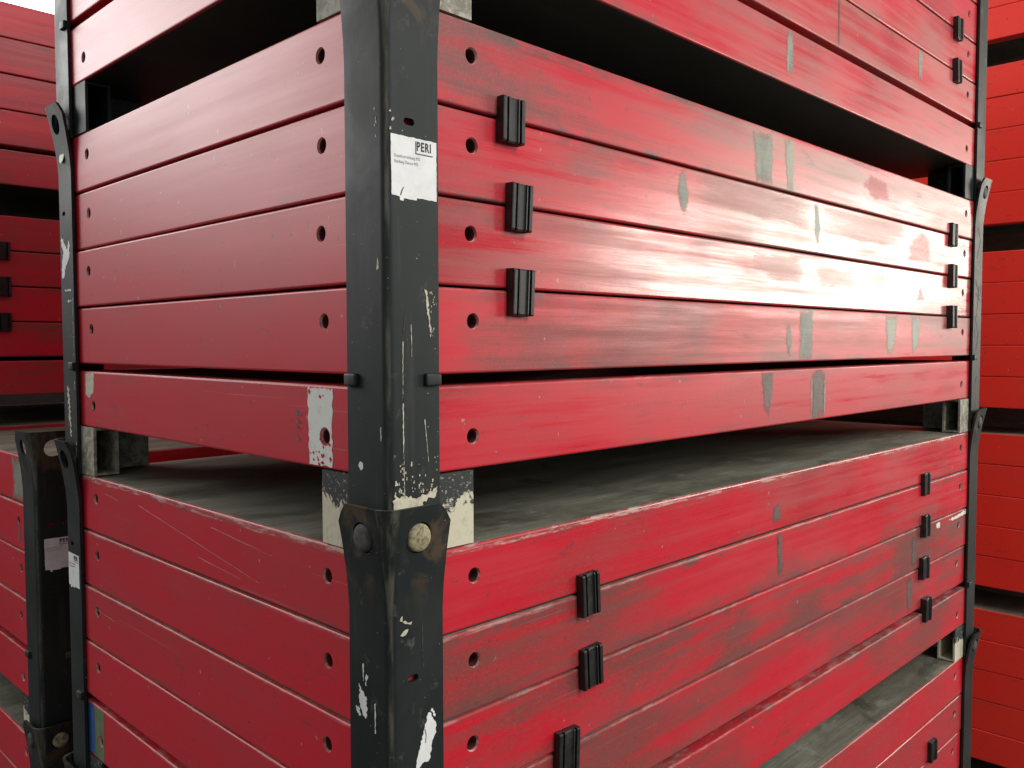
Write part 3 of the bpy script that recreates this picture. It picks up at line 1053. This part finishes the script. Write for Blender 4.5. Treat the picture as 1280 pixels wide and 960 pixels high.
# foot bracket paint on the near corner
# lower near post: torn label and scraps
pm_(near[1], UNIT, 'A', [(.0285, 1.157), (.040, 1.195), (.0545, 1.237), (.0575, 1.236), (.0685, 1.218), (.068, 1.206), (.061, 1.196), (.060, 1.186), (.0565, 1.180), (.058, 1.174), (.054, 1.170), (.047, 1.172), (.036, 1.164)], M_PAPER, 12, .0012, .003, 'torn_paper')
pm_(near[1], UNIT, 'A', [(.048, 1.216), (.0487, 1.216), (.0508, 1.208), (.0495, 1.197), (.0488, 1.197), (.0500, 1.2075)], M_INK, 12, .0001, .004, 'pen_mark', OUT + .0005)
pm_(near[1], UNIT, 'A', [(.059, 1.238), (.066, 1.228), (.067, 1.231), (.061, 1.241)], M_PAPER, 13, .0016, .002, 'torn_paper')
pm_(near[1], UNIT, 'B', [(.060, 1.276), (.055, 1.272), (.047, 1.262), (.043, 1.262), (.042, 1.238), (.046, 1.231), (.052, 1.238), (.057, 1.245)], M_PAPER, 14, .0022, .003, 'torn_paper')
pm_(near[1], UNIT, 'B', [(.068, 1.242), (.060, 1.243), (.055, 1.234), (.060, 1.232)], M_PAPER, 15, .002, .002, 'torn_paper')
line(near[1], UNIT, 'B', (.050, 1.305), (.049, 1.282), .0030, M_WHITE, 16)
line(near[1], UNIT, 'B', (.041, 1.292), (.044, 1.277), .0045, M_WHITE, 17)
line(near[1], UNIT, 'B', (.024, 1.258), (.024, 1.218), .0028, M_WHITE, 18)
pm_(near[1], UNIT, 'A', [(.008, 1.372), (.012, 1.378), (.012, 1.370), (.020, 1.368), (.028, 1.367), (.026, 1.363), (.016, 1.366)], M_CREAM, 19, .0018)
pm_(near[1], UNIT, 'A', [(.009, 1.352), (.014, 1.357), (.022, 1.358), (.018, 1.353), (.012, 1.351)], M_CREAM, 20, .0014)
line(near[1], UNIT, 'A', (.045, 1.36), (.046, 1.30), .0014, M_PEGD, 21)
# far left posts (their leg A faces the camera's left, so local x runs back along the short side)
pm_(left[2], M2, 'A', [(.010, 1.968), (.022, 1.962), (.030, 1.950), (.048, 1.935), (.056, 1.956), (.060, 1.950), (.058, 1.925), (.040, 1.905), (.028, 1.895), (.024, 1.878), (.008, 1.878), (.014, 1.915), (.022, 1.935), (.010, 1.950)], M_PAPER, 22, .003, .004, 'torn_paper')
for i in range(12):
    r_ = random.Random(700 + i)
    pm_(left[2], M2, 'A', rect(r_.uniform(.02, .07), r_.uniform(.02, .07), 1.80 + i * .006, 1.803 + i * .006), M_WHITE, i, .002, .002) if i % 4 == 0 else None
    z_ = r_.uniform(1.5, 1.9)
    line(left[2], M2, 'A', (.070, z_), (.071, z_ - r_.uniform(.004, .03)), .0016, M_CREAM, i)
line(left[2], M2, 'A', (.030, 1.64), (.040, 1.53), .012, M_CREAM, 31)
b = bmesh.new()
cyl_bm(b, (0, 0.0006, 0), (0, -1, 0), 0.0135, 0.0135, 0.0012, 24)
o = link('round_sticker', bm_mesh(b, 'round_sticker'), M_YEL, left[2])
o.location = (0.036, -OUT - 0.0036, 0.686)
o.rotation_euler = (-0.13, 0, 0)
# far right post wear
for i in range(14):
    r_ = random.Random(900 + i)
    z_ = r_.uniform(1.50, 2.1)
    line(right[2], M2, 'B', (r_.uniform(.01, .07), z_), (r_.uniform(.01, .07), z_ - r_.uniform(.02, .09)), r_.uniform(.002, .006), M_PEGD, i)

# clips of the foreground stack (long side)
zj = lambda k, i: UNIT * (k + 1) - PITCHZ * i + 0.0014 - 0.0017     # joint below row i
clip(.2190, zj(2, 1) - .003, 'black plastic clip on the uppermost joint of the middle bundle, near end', .03)
clip(.2365, zj(2, 2) - .003, 'black plastic clip on the second joint of the middle bundle, near end', .02)
clip(.2400, zj(2, 3) - .004, 'black plastic clip on the third joint of the middle bundle, near end', -.01)
for i, x_ in ((1, 2.095), (2, 2.100), (3, 2.097)):
    clip(x_, zj(2, i) - .002, 'black clip on the %s joint of the middle bundle, beside the far right post' % {1: 'uppermost', 2: 'second', 3: 'third'}[i])
clip(.3945, zj(1, 1) - .002, 'black plastic clip on the uppermost joint of the lower bundle, near end', -.03, 1, 1.02)
clip(.4030, zj(1, 2) - .002, 'black plastic clip on the second joint of the lower bundle, near end', -.04, 1, 1.04)
clip(.3440, zj(1, 3) - .003, 'bent black clip on the third joint of the lower bundle, at the lower picture edge', .05, 1.08, 1.05)
for i, x_ in ((1, 1.905), (2, 1.914), (3, 1.911), (4, 1.935)):
    zz = zj(1, i) if i < 4 else UNIT + .2335
    clip(x_, zz - .001, 'black clip on the %s joint of the lower bundle, toward its far end' % {1: 'uppermost', 2: 'second', 3: 'third', 4: 'fourth and widest'}[i])
for i, x_ in ((1, 2.10), (2, 2.10), (3, 2.10)):
    if i == 1:
        continue
    clip(x_, zj(3, i) - .002, 'black clip on the %s joint of the top bundle, beside the far right post' % {2: 'second', 3: 'third'}[i])
clip(2.01, zj(0, 1) - .09, 'black clip on the bottom bundle, at the lower right picture edge')

# ------------------------------------------------------------------ low stack just behind (its corner shows at the lower left)
Y2 = 1.40
LY2 = 0.90
G2 = 'red formwork panels of the low stack behind'
low = {}
for k in (0, 1):
    for row in (5, 4, 3, 2, 1):
        z = UNIT * k + 0.105 if row == 5 else UNIT * (k + 1) - PITCHZ * row + 0.0014
        where = {(1, 1): 'topmost red panel of the low stack at the lower left, grey patch by its post',
                 (1, 2): 'second red panel from the top of the low stack at the lower left',
                 (1, 3): 'third red panel from the top of the low stack at the lower left',
                 (1, 4): 'fourth red panel of the low stack at the lower left, above its slot',
                 (1, 5): 'lowest red panel of the upper bundle in the low lower-left stack',
                 (0, 1): 'topmost red panel of the bottom bundle in the low lower-left stack',
                 (0, 2): 'second red panel of the bottom bundle in the low lower-left stack',
                 (0, 3): 'third red panel of the bottom bundle in the low lower-left stack',
                 (0, 4): 'fourth red panel of the bottom bundle in the low lower-left stack',
                 (0, 5): 'red panel nearest the floor in the low lower-left stack'}[k, row]
        low[k, row] = panel(0, Y2, z, where, G2, ly=LY2, flip=(row == 5), grime=.4, wear=.3, rng=rng)
for k in (0, 1):
    lab = {1: 'dark post with a torn label at the near corner of the low left stack',
           0: 'dark post at the foot of the low left stack, lower left picture edge'}[k]
    lp = post(0, Y2, UNIT * k, 0, lab, 'dark posts of the stacks behind', mesh=POSTW, scuff=.1, pegs=(k == 1))
    if k == 1:
        label_sheet(lp, .010, .076, 1.178 - UNIT, 1.256 - UNIT, 8)
        line(lp, UNIT, 'A', (-.001, 1.05), (.001, .83), .004, M_PEGD, 5)
t = low[1, 1]
soft_patch('paint_patch', t, 'B', [(.085, .004), (.20, .004), (.19, .05), (.205, TH - .004), (.085, TH - .004)], M_GREYG, 50, .003, .006, .0012)
t = low[1, 2]
soft_patch('paint_patch', t, 'B', [(.13, .02), (.15, .02), (.155, .07), (.135, .07)], M_GREYD, 51, .003, .006, .0012)

# ------------------------------------------------------------------ tall stack further behind (upper left)
Y3 = 2.45
G3 = 'red formwork panels of the tall stack behind'
bundle3 = {1: 'hidden-lower', 2: 'shaded middle', 3: 'uppermost'}
for k in (1, 2, 3):
    for row in (5, 4, 3, 2, 1):
        if k == 1 and row > 1:
            continue
        z = UNIT * k + 0.105 if row == 5 else UNIT * (k + 1) - PITCHZ * row + 0.0014
        if k == 1:
            where = 'red panel lying under the shaded middle bundle of the tall background left stack'
        else:
            pos = {1: 'topmost', 2: 'second', 3: 'third', 4: 'fourth', 5: 'lowest'}[row]
            where = '%s red panel in the %s bundle of the tall background stack at the left' % (pos, bundle3[k])
        panel(0, Y3, z, where, G3, flip=(row == 5), grime=.6, wear=.3 if k == 3 else .1, gloss=-.12, streaky=.3, rng=rng)
for k in (2, 3):
    post(0, Y3, UNIT * k, 0, {2: 'dark corner post of the shaded middle bundle, tall background stack left', 3: 'dark corner post of the uppermost bundle, tall background stack left'}[k], 'dark posts of the stacks behind', scuff=.1)
for i in (1, 2, 3):
    clip(.222, zj(2, i) - .002, 'black clip on the %s joint of the shaded background stack, left picture edge' % {1: 'uppermost', 2: 'second', 3: 'third'}[i], y=Y3)

# ------------------------------------------------------------------ orange-red stack across the aisle (right edge)
XR, YR = 3.03, -0.16
G4 = 'orange-red panels of the stack across the aisle'
LR = 1.6
bases = [0.0714, 0.7713, 1.478, 2.188, 2.894]
bn = ['floor-level', 'second', 'eye-level', 'fourth', 'uppermost']
for k, z0 in enumerate(bases):
    for r_ in range(5 if k < 4 else 3):
        pos = ['lowest', 'second lowest', 'middle', 'second highest', 'highest'][r_]
        panel(XR, YR, z0 + r_ * .1213, '%s orange-red panel in the %s bundle across the aisle at right' % (pos, bn[k]), G4, lx=2.0, ly=LR, mat=M_RED_FAR, grime=.25, wear=0.05,
              rng=rng, holes=False).scale.z = 1.02
BAT = bmesh.new()
box_bm(BAT, 0, .09, 0, LR - .02, 0, 1)
BATM = bm_mesh(BAT, 'timber_batten', 0.004, 1)
zt = [(0.0, .0714)] + [(bases[k] + 4 * .1213 + TH, bases[k + 1]) for k in range(4)]
for k, (za, zb) in enumerate(zt):
    for j, xo in enumerate((.30, 1.2)):
        if j == 1 and k in (0, 1):
            pass
        o = link('timber_batten', BATM, M_WOOD)
        o.location = (XR + xo, YR + .01, za + .0004)
        o.scale = (1, 1, (zb - za) - .0008)
        tag(o, '%s timber batten under the %s orange-red bundle across the aisle' % ('near' if j == 0 else 'deeper set', bn[k]), 'timber batten', 'battens between the orange-red bundles')
